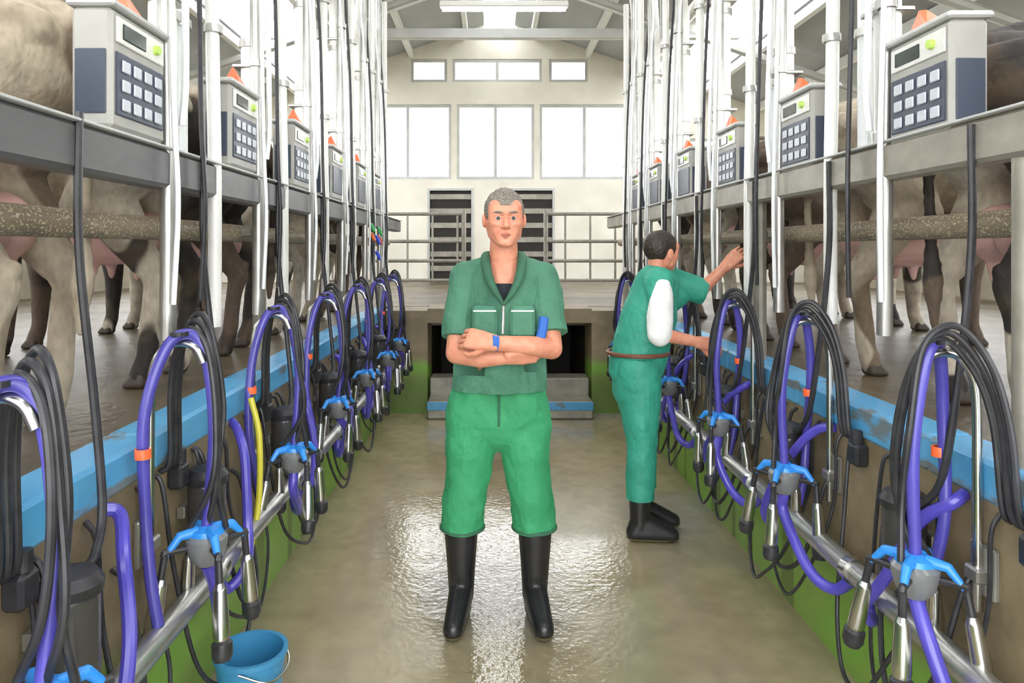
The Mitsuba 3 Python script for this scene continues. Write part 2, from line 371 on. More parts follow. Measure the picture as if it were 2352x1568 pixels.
# strip lamps over the pit
def lamp(x, y, label):
    k = thing('strip_lamp', label, 'lamp', 'strip lamps under the roof')
    part(k, 'housing', box(x - 0.75, x + 0.75, y - 0.06, y + 0.06, 4.42, 4.49, 0.01), M_LAMPBODY)
    key = fresh(k + '__tube')
    d = dict(P(bar((x - 0.72, y, 4.395), (x + 0.72, y, 4.395), 0.02, 10)))
    d['bsdf'] = {'type': 'ref', 'id': M_LAMPBODY}; d['emitter'] = {'type': 'area', 'radiance': {'type': 'rgb', 'value': [26, 26, 25]}}
    scene[key] = d; labels[key] = {'label': 'glowing tube'}
for y, l in ((2.4, 'strip lamp hanging nearest the camera'), (5.4, 'second strip lamp from the camera'), (8.4, 'farthest strip lamp, before the end windows')):
    lamp(XC, y, l)

# ------------------------------------------------------------------ rails along both sides
ORD = ['nearest', 'second', 'third', 'fourth', 'fifth', 'sixth', 'seventh', 'eighth']
for s, xw, side, bz in ((-1, XL, 'left', 1.80), (1, XR, 'right', 1.84)):
    g = thing('rump_rail', f'grey steel box beam running above head height along the {side} side of the pit', 'rail')
    xc_ = xw + s * 0.05
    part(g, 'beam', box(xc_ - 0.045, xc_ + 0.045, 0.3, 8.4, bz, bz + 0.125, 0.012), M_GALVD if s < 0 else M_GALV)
    part(g, 'lip', box(xc_ - 0.06, xc_ + 0.06, 0.3, 8.4, bz + 0.125, bz + 0.133, 0.002), M_FRAME, label='bright top lip')
    for y in np.arange(1.0, 8.4, 1.86):
        part(g, 'post', bar((xc_, y + (0.88 if s > 0 else 0.55), PLAT), (xc_, y + (0.88 if s > 0 else 0.55), bz), 0.032, 12), M_GALV)
    k = thing('butt_rail', f'dirty round rail below the beam along the {side} side, with manure flecks', 'rail')
    part(k, 'pipe', tube([(xw + s * 0.17, y, 1.675) for y in np.linspace(0.3, 8.4, 24)], 0.042, 14, n=2), M_RAIL)
    for y in np.arange(1.0, 8.4, 1.86):
        part(k, 'bracket', bar((xw + s * 0.17, y + (0.88 if s > 0 else 0.55), 1.675), (xw + s * 0.085, y + (0.88 if s > 0 else 0.55), 1.675), 0.02, 8), M_GALV)
    k = thing('milk_line', f'stainless milk line running along the foot of the {side} pit wall', 'pipe')
    xi = xw - s * 0.11
    part(k, 'pipe', bar((xi, -0.5, 0.50), (xi, 6.9, 0.50), 0.038, 16), M_STEEL2)
    for y in np.arange(0.6, 6.9, 0.93):
        part(k, 'clamp', cat(lathe([(0.038, -0.02), (0.046, -0.02), (0.046, 0.02), (0.038, 0.02)], 16).apply_transform(trimesh.transformations.rotation_matrix(math.pi / 2, (1, 0, 0))).apply_translation((xi, y, 0.50)), box(min(xi, xw - s * 0.004), max(xi, xw - s * 0.004), y - 0.012, y + 0.012, 0.488, 0.512)), M_STEEL)
    k = thing('air_line', f'white plastic air line high above the {side} rail', 'pipe')
    part(k, 'pipe', bar((xw + s * 0.30, 0.3, 3.55), (xw + s * 0.30, 8.4, 3.55), 0.05, 14), M_WHITE)
    for y in np.arange(1.0, 8.4, 1.5):
        part(k, 'hanger', bar((xw + s * 0.30, y, 3.6), (xw + s * 0.30, y, roof_z(xw + s * 0.3) - 0.02), 0.008, 6), M_FRAME)

# ------------------------------------------------------------------ milking stations, built once in local axes: x into the pit, y along it
def side_matrix(s, xw, y, extra=0.0):
    M = T().translate([xw, y, 0])
    return M if s < 0 else M @ T().rotate([0, 0, 1], 180)

BX = dict(
    body=P(box(-0.115, 0.0, -0.165, 0.165, 1.945, 2.285, 0.012)),
    lid=P(box(-0.125, 0.012, -0.175, 0.175, 2.285, 2.305, 0.006)),
    panel=P(box(0.0, 0.006, -0.145, 0.145, 2.19, 2.265, 0.003)),
    screen=P(box(0.006, 0.010, -0.115, 0.02, 2.205, 2.25, 0.002)),
    keypad=P(box(0.0, 0.005, -0.145, 0.145, 1.985, 2.165, 0.003)),
    side=[P(box(-0.10, -0.014, -0.171, -0.165, 1.985, 2.165, 0.002)), P(box(-0.10, -0.014, 0.165, 0.171, 1.985, 2.165, 0.002))],
    lens=P(trimesh.convex.convex_hull(np.array([(-0.075, -0.05, 2.305), (-0.005, -0.05, 2.305), (-0.075, 0.04, 2.305), (-0.005, 0.04, 2.305), (-0.04, -0.045, 2.375), (-0.03, -0.045, 2.375), (-0.04, -0.02, 2.37)]))),
    dial=P(lathe([(0, 0), (0.016, 0), (0.014, 0.014), (0, 0.016)], 14).apply_transform(trimesh.transformations.rotation_matrix(math.pi / 2, (0, 1, 0))).apply_translation((0.006, 0.085, 2.228))),
    bracket=[P(box(-0.09, -0.03, -0.13, -0.09, 1.925, 1.95)), P(box(-0.09, -0.03, 0.09, 0.13, 1.925, 1.95))],
)
BUTTON = [P(box(0.005, 0.011, -0.12 + 0.066 * a, -0.075 + 0.066 * a, 2.0 + 0.055 * b, 2.035 + 0.055 * b, 0.003)) for a in range(4) for b in range(3)]
def control_box(s, xw, y, near, label):
    M = side_matrix(s, xw + s * 0.01, y) @ T().translate([0, 0, 0.0 if s > 0 else -0.005])
    k = thing('control_box', label, 'control box', 'control boxes on the rails')
    part(k, 'body', BX['body'], M_BOX, M); part(k, 'lid', BX['lid'], M_FRAME, M)
    p = part(k, 'panel', BX['panel'], M_PANEL, M, 'pale front panel')
    put(p + '__display', BX['screen'], M_SCREEN, M); put(p + '__dial', BX['dial'], M_LIME, M)
    kp = part(k, 'keypad', BX['keypad'], M_KEY, M, 'dark keypad')
    if near:
        for b in BUTTON: put(fresh(kp + '__button'), b, M_BUTTON, M)
    parts(k, 'side_cover', BX['side'], M_KEY, M); part(k, 'indicator_lamp', BX['lens'], M_ORANGE, M, 'orange wedge shaped lamp'); parts(k, 'bracket', BX['bracket'], M_FRAME, M)
# lift cylinder with its pipes beside each box
CY = dict(
    tube=P(lathe([(0, 1.97), (0.040, 1.97), (0.046, 1.985), (0.046, 3.40), (0.040, 3.42), (0, 3.42)], 22, (-0.09, 0, 0))),
    cap=P(lathe([(0.046, 1.95), (0.054, 1.95), (0.054, 2.02), (0.046, 2.03)], 22, (-0.09, 0, 0))),
    collar=[P(lathe([(0.045, z), (0.053, z), (0.053, z + 0.035), (0.045, z + 0.035)], 22, (-0.09, 0, 0))) for z in (2.55, 3.05)],
    strap=[P(box(-0.16, -0.02, -0.056, 0.056, z, z + 0.016, 0.003)) for z in (2.45, 3.12)],
    rod=P(bar((-0.09, 0, 1.93), (-0.09, 0, 1.97), 0.02, 10)),
)
PI1 = P(tube([(-0.02, 0, 1.30), (-0.02, 0, 1.9), (-0.03, 0, 2.6), (-0.03, 0, 4.1)], 0.026, 14, n=4))
PI2 = P(tube([(-0.13, 0, 1.95), (-0.13, 0, 2.3), (-0.13, 0, 3.4), (-0.10, 0.02, 3.95), (-0.06, 0.02, 4.3)], 0.034, 14, n=5))
PI3 = P(tube([(0.0, 0, 2.02), (0.012, 0, 2.2), (0.0, 0.01, 2.7), (-0.03, -0.01, 3.3), (-0.1, 0, 3.55)], 0.013, 8, n=6))
PI4 = P(tube([(0.02, 0, 1.42), (0.03, 0.01, 1.75), (0.02, 0.0, 2.1), (0.0, 0.012, 2.9), (-0.05, 0, 3.7)], 0.009, 8, n=6))
CLIP = P(lathe([(0.027, -0.015), (0.036, -0.015), (0.036, 0.015), (0.027, 0.015)], 14))
def standpipes(s, xw, y, side, o):
    M0 = lambda dy: side_matrix(s, xw, y + dy)
    k = thing('lift_cylinder', f'tall white lift cylinder beside the {o} control box on the {side}', 'cylinder', 'white lift cylinders above the rails')
    M = M0(0.34)
    part(k, 'barrel', CY['tube'], M_WHITE, M); part(k, 'end_cap', CY['cap'], M_STEEL2, M); parts(k, 'collar', CY['collar'], M_STEEL2, M); parts(k, 'strap', CY['strap'], M_STEEL2, M); part(k, 'rod', CY['rod'], M_STEEL, M)
    for j, (dy, sh, mt, word) in enumerate(((0.47, PI2, M_WHITE, 'thick white'), (0.23, PI1, M_STEEL2, 'straight stainless'), (0.56, PI2, M_CLEAR, 'milky plastic'), (0.63, PI1, M_WHITE, 'thin white'))):
        k = thing('riser_pipe', f'{word} riser pipe behind the {o} lift cylinder on the {side}', 'pipe', 'riser pipes above the rails')
        M = M0(dy)
        part(k, 'pipe', sh, mt, M)
        for z in (2.45, 3.2): part(k, 'clip', CLIP, M_STEEL2, M @ T().translate([-0.025 if sh is PI1 else -0.13, 0, z]) @ T().scale([1.0 if sh is PI1 else 1.3, 1.0 if sh is PI1 else 1.3, 1]))
    for dy, sh, w in ((0.29, PI3, 'pale'), (0.40, PI4, 'thin dark'), (0.18, PI4, 'thin pale')):
        single('air_hose', f'{w} air hose looping down by the {o} lift cylinder on the {side}', 'hose', sh, M_RUBBER if 'dark' in w else M_CLEAR, M0(dy), 'air hoses above the rails')

# milking cluster, three variants
def cluster_meshes(seed):
    R = random.Random(seed)
    j = lambda a: R.uniform(-a, a)
    cz, cx = 0.745 + j(0.02), 0.20 + j(0.02)
    d = {}
    d['claw'] = lathe([(0, -0.085), (0.030, -0.080), (0.050, -0.055), (0.060, -0.015), (0.060, 0.0), (0.050, 0.012), (0, 0.014)], 22, (cx, 0, cz))
    star = [lathe([(0, 0.012), (0.050, 0.012), (0.046, 0.026), (0.022, 0.036), (0, 0.038)], 20, (cx, 0, cz))]
    cups = []
    for i in range(4):
        a = math.radians(45 + 90 * i + j(9))
        ex, ey = cx + 0.115 * math.cos(a), 0.125 * math.sin(a)
        # a claw arm: a flat tapering finger that bends down
        b = tm(union(chain(((cx + 0.03 * math.cos(a), 0.03 * math.sin(a), cz + 0.022), 0.017), ((cx + 0.075 * math.cos(a), 0.08 * math.sin(a), cz + 0.020), 0.013), ((ex, ey, cz - 0.030), 0.008), n=10)))
        star.append(b)
        tilt = np.array([0.10 * math.cos(a) + j(0.10), 0.16 * math.sin(a) + j(0.12), -1.0]); tilt /= np.linalg.norm(tilt)
        p0 = np.array([ex, ey, cz - 0.03])
        p1 = p0 + tilt * 0.06; p2 = p1 + tilt * 0.15; p3 = p2 + tilt * 0.055
        short = tube([(cx + 0.055 * math.cos(a), 0.055 * math.sin(a), cz - 0.02), p0 + (0, 0, 0.012), p0, p1], 0.0105, 10, n=5)
        shell = tube([p1, p1 + tilt * 0.012, p1 + tilt * 0.02, p1 + tilt * 0.10, p2 - tilt * 0.01, p2], [0.012, 0.0165, 0.0195, 0.023, 0.0235, 0.021], 16, smooth=False)
        head = tube([p2, p2 + tilt * 0.008, p2 + tilt * 0.04, p3], [0.021, 0.0285, 0.029, 0.022], 16, smooth=False)
        cups.append((shell, short, head))
    d['star'] = cat(*star); d['cups'] = cups
    # long milk tube: over the support hook, down to the claw, and back to the milk line
    hk = (0.135, 0.02, 1.33)
    d['milk'] = tube([(0.11, -0.12, 0.535), (0.085, -0.13 + j(.03), 0.66), (0.06, -0.12 + j(.03), 0.85), (0.06, -0.10, 1.12), (0.10, -0.05, 1.31), (0.15, 0.0, 1.345), (0.19, 0.02, 1.27), (cx + 0.015, 0.015, 1.05), (cx, 0.0, cz + 0.03)], 0.0165, 12, n=8)
    d['drop'] = tube([(cx, 0, cz - 0.08), (cx + 0.01 + j(.02), 0.03 + j(.04), 0.57), (cx - 0.02, 0.12 + j(.05), 0.43), (0.14, 0.24 + j(.05), 0.40), (0.11, 0.34, 0.47)], 0.020, 12, n=8)
    d['diag'] = tube([(0.008, 0.38 + j(.04), 0.905), (0.05, 0.355, 0.885), (0.10, 0.28 + j(.03), 0.80), (0.15, 0.20 + j(.03), 0.62), (0.17, 0.12 + j(.03), 0.47), (0.12, 0.06, 0.40), (0.11, 0.0, 0.46)], 0.018, 10, n=8)
    d['pulse'] = []
    for i in range(3):
        o = 0.03 * (i - 1)
        d['pulse'].append(tube([(0.012, 0.145 + o + j(.02), 0.90), (0.04, 0.14 + o, 0.94), (0.05, 0.12 + o, 1.15), (0.08, 0.09 + o, 1.28 + 0.015 * i), (0.14, 0.05 + o, 1.36 + 0.02 * i), (0.20, 0.02 + o * .6, 1.30 + 0.02 * i), (0.235, 0.0 + o * .6 + j(.02), 1.12), (0.24 + j(.02), -0.02 + o * .5, 0.92), (cx + 0.05 * (i - 1), 0.02 * i - 0.02, cz + 0.02)], 0.0095, 9, n=8))
    d['loop'] = tube([(0.006, -0.265 + j(.03), 0.905), (0.035, -0.26, 0.86), (0.07, -0.25 + j(.02), 0.6), (0.12, -0.20 + j(.04), 0.30 + j(.04)), (0.16, -0.05, 0.17 + j(.04)), (0.17, 0.10, 0.20), (0.14, 0.22 + j(.04), 0.38 + j(.03)), (0.05, 0.27, 0.62), (0.035, 0.27, 0.84), (0.006, 0.27, 0.90)], 0.0075, 8, n=8)
    d['loop2'] = tube([(0.006, 0.05, 0.905), (0.035, 0.05, 0.86), (0.08, 0.06 + j(.03), 0.66), (0.14, 0.16 + j(.04), 0.33), (0.15, 0.27, 0.27 + j(.03)), (0.11, 0.37, 0.40), (0.05, 0.40, 0.66), (0.006, 0.40, 0.72)], 0.0085, 8, n=8)
    return {k: ([tuple(P(x) for x in c) for c in v] if k == 'cups' else [P(x) for x in v] if k == 'pulse' else P(v)) for k, v in d.items()}
CL = [cluster_meshes(11 + 5 * i) for i in range(3)]
SUP = dict(post=P(tube([(0.03, 0, 0.62), (0.03, 0, 1.0), (0.035, 0, 1.22), (0.07, 0, 1.30), (0.12, 0, 1.32), (0.165, 0, 1.305), (0.19, 0, 1.26)], 0.0125, 12, n=6)),
           plate=P(box(0.0, 0.02, -0.05, 0.05, 0.66, 0.80, 0.006)), clamp=P(box(0.012, 0.05, -0.03, 0.03, 0.70, 0.74, 0.006)),
           guide=[P(lathe([(0.018, -0.006), (0.026, -0.006), (0.026, 0.006), (0.018, 0.006)], 12, (0.13, dy, 1.35))) for dy in (-0.03, 0.02)],
           tap=P(cat(box(0.0, 0.05, 0.17, 0.24, 0.82, 0.90, 0.01), lathe([(0, 0), (0.02, 0), (0.02, 0.045), (0, 0.05)], 12, (0.03, 0.205, 0.9)))))
CLIP2 = P(lathe([(0.017, -0.014), (0.022, -0.014), (0.022, 0.014), (0.017, 0.014)], 14, (0.062, -0.112, 1.02)))
METER = dict(vessel=P(lathe([(0, 0.585), (0.040, 0.585), (0.058, 0.605), (0.062, 0.64), (0.062, 0.80), (0.055, 0.815), (0, 0.815)], 24, (0.085, 0.02, 0))),
             cap=P(lathe([(0.0, 0.812), (0.068, 0.812), (0.070, 0.835), (0.055, 0.858), (0.02, 0.868), (0, 0.868)], 24, (0.085, 0.02, 0))),
             bracket=P(box(0.001, 0.03, -0.03, 0.07, 0.70, 0.74, 0.004)), outlet=P(tube([(0.085, 0.02, 0.59), (0.085, 0.02, 0.56), (0.105, 0.02, 0.54)], 0.014, 10)),
             hose=P(tube([(0.085, 0.075, 0.84), (0.085, 0.12, 0.86), (0.07, 0.18, 0.95), (0.04, 0.2, 1.2), (0.0, 0.2, 1.6), (0.0, 0.2, 1.95)], 0.011, 9)))
def station(s, xw, y, v, side, o):
    M = side_matrix(s, xw, y); M2 = side_matrix(s, xw, y - 0.55 - 0.02 * (v % 3) if s < 0 else min(y + 0.45, 6.55) - 0.02 * (v % 3))
    k = thing('hose_support', f'bent stainless hose support post at the {o} milking place on the {side}', 'support', 'hose supports along the pit')
    part(k, 'post', SUP['post'], M_STEEL, M); part(k, 'wall_plate', SUP['plate'], M_STEEL2, M); part(k, 'clamp', SUP['clamp'], M_STEEL2, M); parts(k, 'hose_guide', SUP['guide'], M_RUBBER, M)
    Mm = side_matrix(s, xw, y + 0.27)
    k = thing('milk_meter', f'smoky dark milk meter vessel on the wall beside the {o} cluster on the {side}', 'milk meter', 'milk meters along the pit')
    part(k, 'vessel', METER['vessel'], M_SMOKED, Mm); part(k, 'cap', METER['cap'], M_RUBBER, Mm); part(k, 'bracket', METER['bracket'], M_STEEL2, Mm); part(k, 'outlet', METER['outlet'], M_RUBBER, Mm); part(k, 'hose', METER['hose'], M_RUBBER, Mm)
    k = thing('pulsator', f'small black pulsator under the kerb at the {o} milking place on the {side}', 'pulsator', 'pulsators along the pit')
    put(k, SUP['tap'], M_RUBBER, M)
    c = CL[v % 3]
    k = thing('milking_cluster', f'milking cluster with bright blue claw lid at the {o} place on the {side} wall', 'milking cluster', 'milking clusters hanging in the pit')
    part(k, 'claw', c['claw'], M_SMOKE, M); part(k, 'claw_lid', c['star'], M_CLAWBLUE, M, 'bright blue four armed lid')
    for sh, short, head in c['cups']:
        q = part(k, 'teat_cup', sh, M_STEEL, M, 'shiny steel teat cup')
        put(q + '__short_tube', short, M_RUBBER, M); put(q + '__liner', head, M_RUBBER, M)
    part(k, 'milk_hose', c['milk'], M_VIOLETD, M, 'violet hose over the support'); part(k, 'drain_hose', c['drop'], M_VIOLET, M, 'violet hose curving back under the claw')
    part(k, 'clip', CLIP2, M_ORANGE, M, 'small orange clip'); 
    for p in c['pulse']: part(k, 'pulse_hose', p, M_RUBBER, M, 'black pulse hose')
    single('spare_hose', f'violet hose hanging slantwise at the {o} place on the {side}', 'hose', c['diag'], M_VIOLET, M2, 'violet hoses along the pit')
    single('wash_hose', f'thin black hose hanging in a deep loop at the {o} place on the {side}', 'hose', c['loop'], M_RUBBER, M2, 'black looped hoses')
    single('wash_hose', f'second thin black hose looping behind the first at the {o} place on the {side}', 'hose', CL[(v + 1) % 3]['loop'], M_RUBBER, side_matrix(s, xw, y - 0.30 if s < 0 else min(y + 0.22, 6.5)) @ T().scale([0.8, 1, 1]), 'black looped hoses')
    single('drain_hose', f'black hose hanging in a short loop at the {o} place on the {side}', 'hose', c['loop2'], M_RUBBER, M2, 'black looped hoses')

YS = {-1: [1.36, 2.15, 3.07, 4.0, 4.93, 5.86, 6.65], 1: [1.95, 2.8, 3.62, 4.65, 5.55, 6.4]}
BOXES = {-1: YS[-1][1:], 1: [2.27, 3.19, 4.12, 5.05, 5.98, 6.72]}
for s, xw, side in ((-1, XL, 'left'), (1, XR, 'right')):
    for i, yy in enumerate(YS[s]):
        station(s, xw, yy, i + (1 if s > 0 else 0), side, ORD[i])
    for i, yy in enumerate(BOXES[s]):
        control_box(s, xw, yy + 0.02, i < 3, f'grey control box with orange lamp, {ORD[i]} from the camera on the {side} rail')
        standpipes(s, xw, yy, side, ORD[i])
single('rinse_hose', 'thin yellow hose hanging down beside the third cluster on the left', 'hose', P(tube([(-0.97, 2.9, 1.0), (-0.93, 2.88, 0.85), (-0.925, 2.86, 0.6), (-0.94, 2.8, 0.42)], 0.012, 10)), M_YELLOW)

# blue dip cup, standing on the floor by the left wall
k = thing('bucket', 'blue plastic bucket standing on the floor against the left pit wall', 'bucket')
part(k, 'body', lathe([(0, 0.003), (0.085, 0.003), (0.115, 0.24), (0.122, 0.24), (0.122, 0.255), (0.108, 0.255), (0.08, 0.02), (0, 0.02)], 28, (XL + 0.24, 2.42, 0)), mat('bucket_blue', '#3b83ad', 0.35))
part(k, 'handle', tube([(XL + 0.24, 2.30, 0.235), (XL + 0.33, 2.32, 0.20), (XL + 0.36, 2.42, 0.19), (XL + 0.33, 2.52, 0.20), (XL + 0.24, 2.54, 0.235)], 0.004, 8), M_STEEL)

# coloured leg bands hung on the far left rail
for i, (dy, dz, m_) in enumerate(((0.0, 0.0, 0), (0.0, -0.075, 1), (0.28, -0.10, 2), (0.40, -0.02, 0), (0.40, -0.10, 3), (0.30, -0.24, 2))):
    nm = ('green', 'orange', 'blue', 'green', 'red', 'long blue')[i]; side_ = ''
    y = 6.15 + dy
    single('leg_band', f'{nm} plastic leg band hung on the left rail, {"nearer" if dy < .1 else "farther"} bunch', 'leg band',
           P(tube([(XL + 0.03, y - 0.035, 1.80 + dz), (XL + 0.045, y - 0.03, 1.765 + dz), (XL + 0.05, y, 1.75 + dz), (XL + 0.045, y + 0.03, 1.765 + dz), (XL + 0.03, y + 0.035, 1.80 + dz), (XL + 0.02, y, 1.815 + dz), (XL + 0.03, y - 0.035, 1.80 + dz)], 0.011, 8)), M_TAGS[m_], group='leg bands on the left rail')

# gates on the passage beyond the pit
for i, (a, b, y, l) in enumerate(((-2.6, -0.35, 9.2, 'left'), (0.7, 2.9, 9.2, 'right'))):
    k = thing('gate', f'tubular steel gate across the far passage on the {l}', 'gate')
    parts(k, 'end_post', (tube([(a, y, PLAT), (a, y, 2.1)], 0.03, 10, smooth=False), tube([(b, y, PLAT), (b, y, 2.1)], 0.03, 10, smooth=False)), M_GALV)
    for z in (1.2, 1.45, 1.7, 2.05): part(k, 'cross_bar', bar((a, y, z), (b, y, z), 0.022, 10), M_GALV)
    for x in np.arange(a + 0.25, b, 0.32): part(k, 'upright', bar((x, y, 1.2), (x, y, 2.05), 0.014, 8), M_GALV)

# ------------------------------------------------------------------ cows, standing with their rumps to the pit
def cow_body():
    L = []
    L += chain(((0.22, 0, 1.16), 0.24), ((0.62, 0, 1.06), 0.31), ((1.1, 0, 1.0), 0.36), ((1.5, 0, 0.98), 0.29), n=24)
    for s in (-1, 1):
        L += chain(((0.07, s * 0.13, 1.24), 0.07), ((0.42, s * 0.22, 1.31), 0.07), n=14)
        L += chain(((0.42, s * 0.22, 1.29), 0.08), ((0.75, s * 0.12, 1.16), 0.2), n=14)
        L += [hull(((0.2, s * 0.14, 1.15), 0.15), ((0.32, s * 0.16, 0.95), 0.16), ((0.42, s * 0.19, 0.80), 0.12), n=16)]
        L += chain(((0.36, s * 0.18, 0.82), 0.13), ((0.20, s * 0.19, 0.58), 0.075), ((0.12, s * 0.19, 0.48), 0.056), ((0.15, s * 0.19, 0.36), 0.043), ((0.17, s * 0.19, 0.14), 0.042), ((0.20, s * 0.19, 0.05), 0.05), n=14)
        L += [hull(((0.09, s * 0.19, 0.53), 0.03), ((0.14, s * 0.19, 0.40), 0.03), n=12)]
        L += chain(((1.48, s * 0.17, 0.95), 0.17), ((1.46, s * 0.18, 0.62), 0.09), ((1.45, s * 0.17, 0.42), 0.062), ((1.46, s * 0.17, 0.14), 0.042), ((1.49, s * 0.17, 0.05), 0.05), n=14)
        L += [hull(((2.02, s * 0.1, 1.22), 0.03), ((2.0, s * 0.2, 1.20), 0.045), ((1.98, s * 0.27, 1.17), 0.02), n=10)]
    L += chain(((0.04, 0, 1.30), 0.06), ((0.3, 0, 1.36), 0.08), ((0.9, 0, 1.34), 0.07), ((1.45, 0, 1.33), 0.1), n=14)
    L += chain(((1.5, 0, 1.08), 0.24), ((1.8, 0, 1.14), 0.16), ((2.05, 0, 1.18), 0.12), n=18)
    L += [hull(((2.06, 0, 1.2), 0.115), ((2.18, 0, 1.08), 0.10), ((2.38, 0, 0.88), 0.07), ((2.42, 0, 0.84), 0.06), n=16)]
    return rough(soft(union(L), 0.035, 14), 0.006, 9.0)
COW = dict(body=P(cow_body(), True),
           udder=P(soft(union([hull(((0.30, s * 0.07, 0.66), 0.12), ((0.50, s * 0.06, 0.64), 0.11), n=16) for s in (-1, 1)] + [hull(((0.27 + 0.2 * k_, s * 0.075, 0.57), 0.035), ((0.27 + 0.2 * k_, s * 0.08, 0.48), 0.012), n=12) for s in (-1, 1) for k_ in (0, 1)]), 0.02, 8), True),
           hoof=[P(tm(hull(((x, s * y + o * 0.026, 0.025), 0.026), ((x + 0.06, s * y + o * 0.024, 0.016), 0.018), ((x, s * y + o * 0.02, 0.075), 0.026), n=12).trim_by_plane((0, 0, 1), 0.002))) for x, y in ((0.19, 0.19), (1.48, 0.17)) for s in (-1, 1) for o in (-1, 1)],
           tail=P(rough(tm(union(chain(((0.02, 0, 1.30), 0.035), ((-0.035, 0.005, 1.1), 0.022), ((-0.03, 0.01, 0.8), 0.017), ((-0.02, 0.012, 0.62), 0.02), ((-0.015, 0.01, 0.48), 0.035), ((-0.01, 0.01, 0.33), 0.012), n=12)).refine_to_length(0.02)), 0.006, 40)))
COWS = {-1: [(1.2, 1), (2.3, 2), (3.3, 0), (4.25, 1), (5.2, 0), (6.15, 2), (7.1, 1)], 1: [(1.6, 1), (2.6, 0), (3.6, 2), (4.55, 1), (5.5, 0), (6.45, 2), (7.4, 1)]}
for s, xw, side in ((-1, XL, 'left'), (1, XR, 'right')):
    for i, (y, m_) in enumerate(COWS[s]):
        k = thing('cow', f'{("dark and white pied", "dark brown", "pale greyish")[m_]} cow, rump to the pit, {ORD[i]} from the camera on the {side}', 'cow', 'cows standing in the parlour')
        h = 0.93 + 0.03 * ((i * 7 + (s > 0) * 3) % 4)
        M = T().translate([xw + s * 0.27, y, PLAT]) @ T().rotate([0, 0, 1], 0 if s > 0 else 180) @ T().rotate([0, 0, 1], (-2, 2, 0, 3, -2)[i % 5]) @ T().scale([h, h, h])
        part(k, 'body', COW['body'], M_COAT[m_], M); part(k, 'udder', COW['udder'], M_UDDER, M, 'pink udder'); parts(k, 'hoof', COW['hoof'], M_HOOF, M); part(k, 'tail', COW['tail'], M_COAT[1 if m_ != 2 else 2], M)

# ------------------------------------------------------------------ people
def face_head(c, yaw=0.0, nod=0.0):
    """A head whose chin is at c; facing -y before it is turned. Returns (head manifold, {name: mesh})."""
    cran = m3.Manifold.sphere(1, 40).scale((0.077, 0.097, 0.088)).translate((0, 0.012, 0.152))
    L = [cran,
         hull(((-0.036, -0.05, 0.165), 0.033), ((0.036, -0.05, 0.165), 0.033), ((-0.044, -0.048, 0.105), 0.027), ((0.044, -0.048, 0.105), 0.027), ((-0.046, -0.02, 0.054), 0.024), ((0.046, -0.02, 0.054), 0.024), ((-0.014, -0.058, 0.024), 0.021), ((0.014, -0.058, 0.024), 0.021), n=20),
         hull(((-0.05, 0.0, 0.10), 0.03), ((0.05, 0.0, 0.10), 0.03), ((-0.046, 0.0, 0.06), 0.024), ((0.046, 0.0, 0.06), 0.024), ((0, -0.04, 0.03), 0.02), n=16)]
    for s in (-1, 1):
        L.append(hull(((s * 0.012, -0.083, 0.139), 0.008), ((s * 0.05, -0.066, 0.141), 0.009), n=12))
        L.append(hull(((s * 0.046, -0.060, 0.098), 0.020), ((s * 0.028, -0.072, 0.092), 0.012), n=12))
    head = union(L)
    for s in (-1, 1):
        head = head - m3.Manifold.sphere(1, 20).scale((0.0185, 0.016, 0.0068)).translate((s * 0.031, -0.087, 0.1195))
    L = [head, hull(((0, -0.080, 0.128), 0.008), ((0, -0.104, 0.090), 0.011), ((0, -0.082, 0.084), 0.010), n=14)]
    for s in (-1, 1):
        L.append(hull(((0, -0.094, 0.087), 0.009), ((s * 0.013, -0.084, 0.084), 0.0085), n=12))
        L.append(m3.Manifold.sphere(1, 20).scale((0.010, 0.019, 0.031)).rotate((0, 0, s * 18)).translate((s * 0.081, 0.006, 0.112)))
    L += [hull(((-0.018, -0.074, 0.056), 0.007), ((0, -0.082, 0.058), 0.008), ((0.018, -0.074, 0.056), 0.007), n=10), hull(((-0.015, -0.072, 0.046), 0.007), ((0, -0.078, 0.045), 0.009), ((0.015, -0.072, 0.046), 0.007), n=10)]
    L += [hull(((0, 0.018, 0.08), 0.054), ((0, 0.03, -0.03), 0.053), ((0, 0.035, -0.08), 0.062), n=24)]
    head = man(soft(union(L), 0.0045, 3))
    extra = {}
    extra['eye'] = [tm(S((s * 0.031, -0.0720, 0.1205), 0.0125, 24)) for s in (-1, 1)]
    extra['iris'] = [tm(m3.Manifold.sphere(1, 20).scale((0.0072, 0.003, 0.0072)).translate((s * 0.031, -0.0835, 0.1205))) for s in (-1, 1)]
    extra['eyebrow'] = [rough(tm(hull(((s * 0.014, -0.0915, 0.142), 0.003), ((s * 0.034, -0.088, 0.147), 0.0035), ((s * 0.052, -0.0745, 0.142), 0.002), n=8).refine_to_length(0.004)), 0.001, 200) for s in (-1, 1)]
    extra['lips'] = [tm(union([hull(((-0.021, -0.0765, 0.053), 0.0028), ((-0.006, -0.0875, 0.0565), 0.0042), ((0.006, -0.0875, 0.0565), 0.0042), ((0.021, -0.0765, 0.053), 0.0028), n=10), hull(((-0.019, -0.0765, 0.050), 0.003), ((0, -0.0855, 0.0455), 0.005), ((0.019, -0.0765, 0.050), 0.003), n=10)]).refine_to_length(0.004))]
    M = trimesh.transformations.translation_matrix(c) @ trimesh.transformations.rotation_matrix(yaw, (0, 0, 1)) @ trimesh.transformations.rotation_matrix(nod, (1, 0, 0))
    head = head.transform(M[:3].tolist())
    for v in extra.values():
        for t in v: t.apply_transform(M)
    return head, extra, M

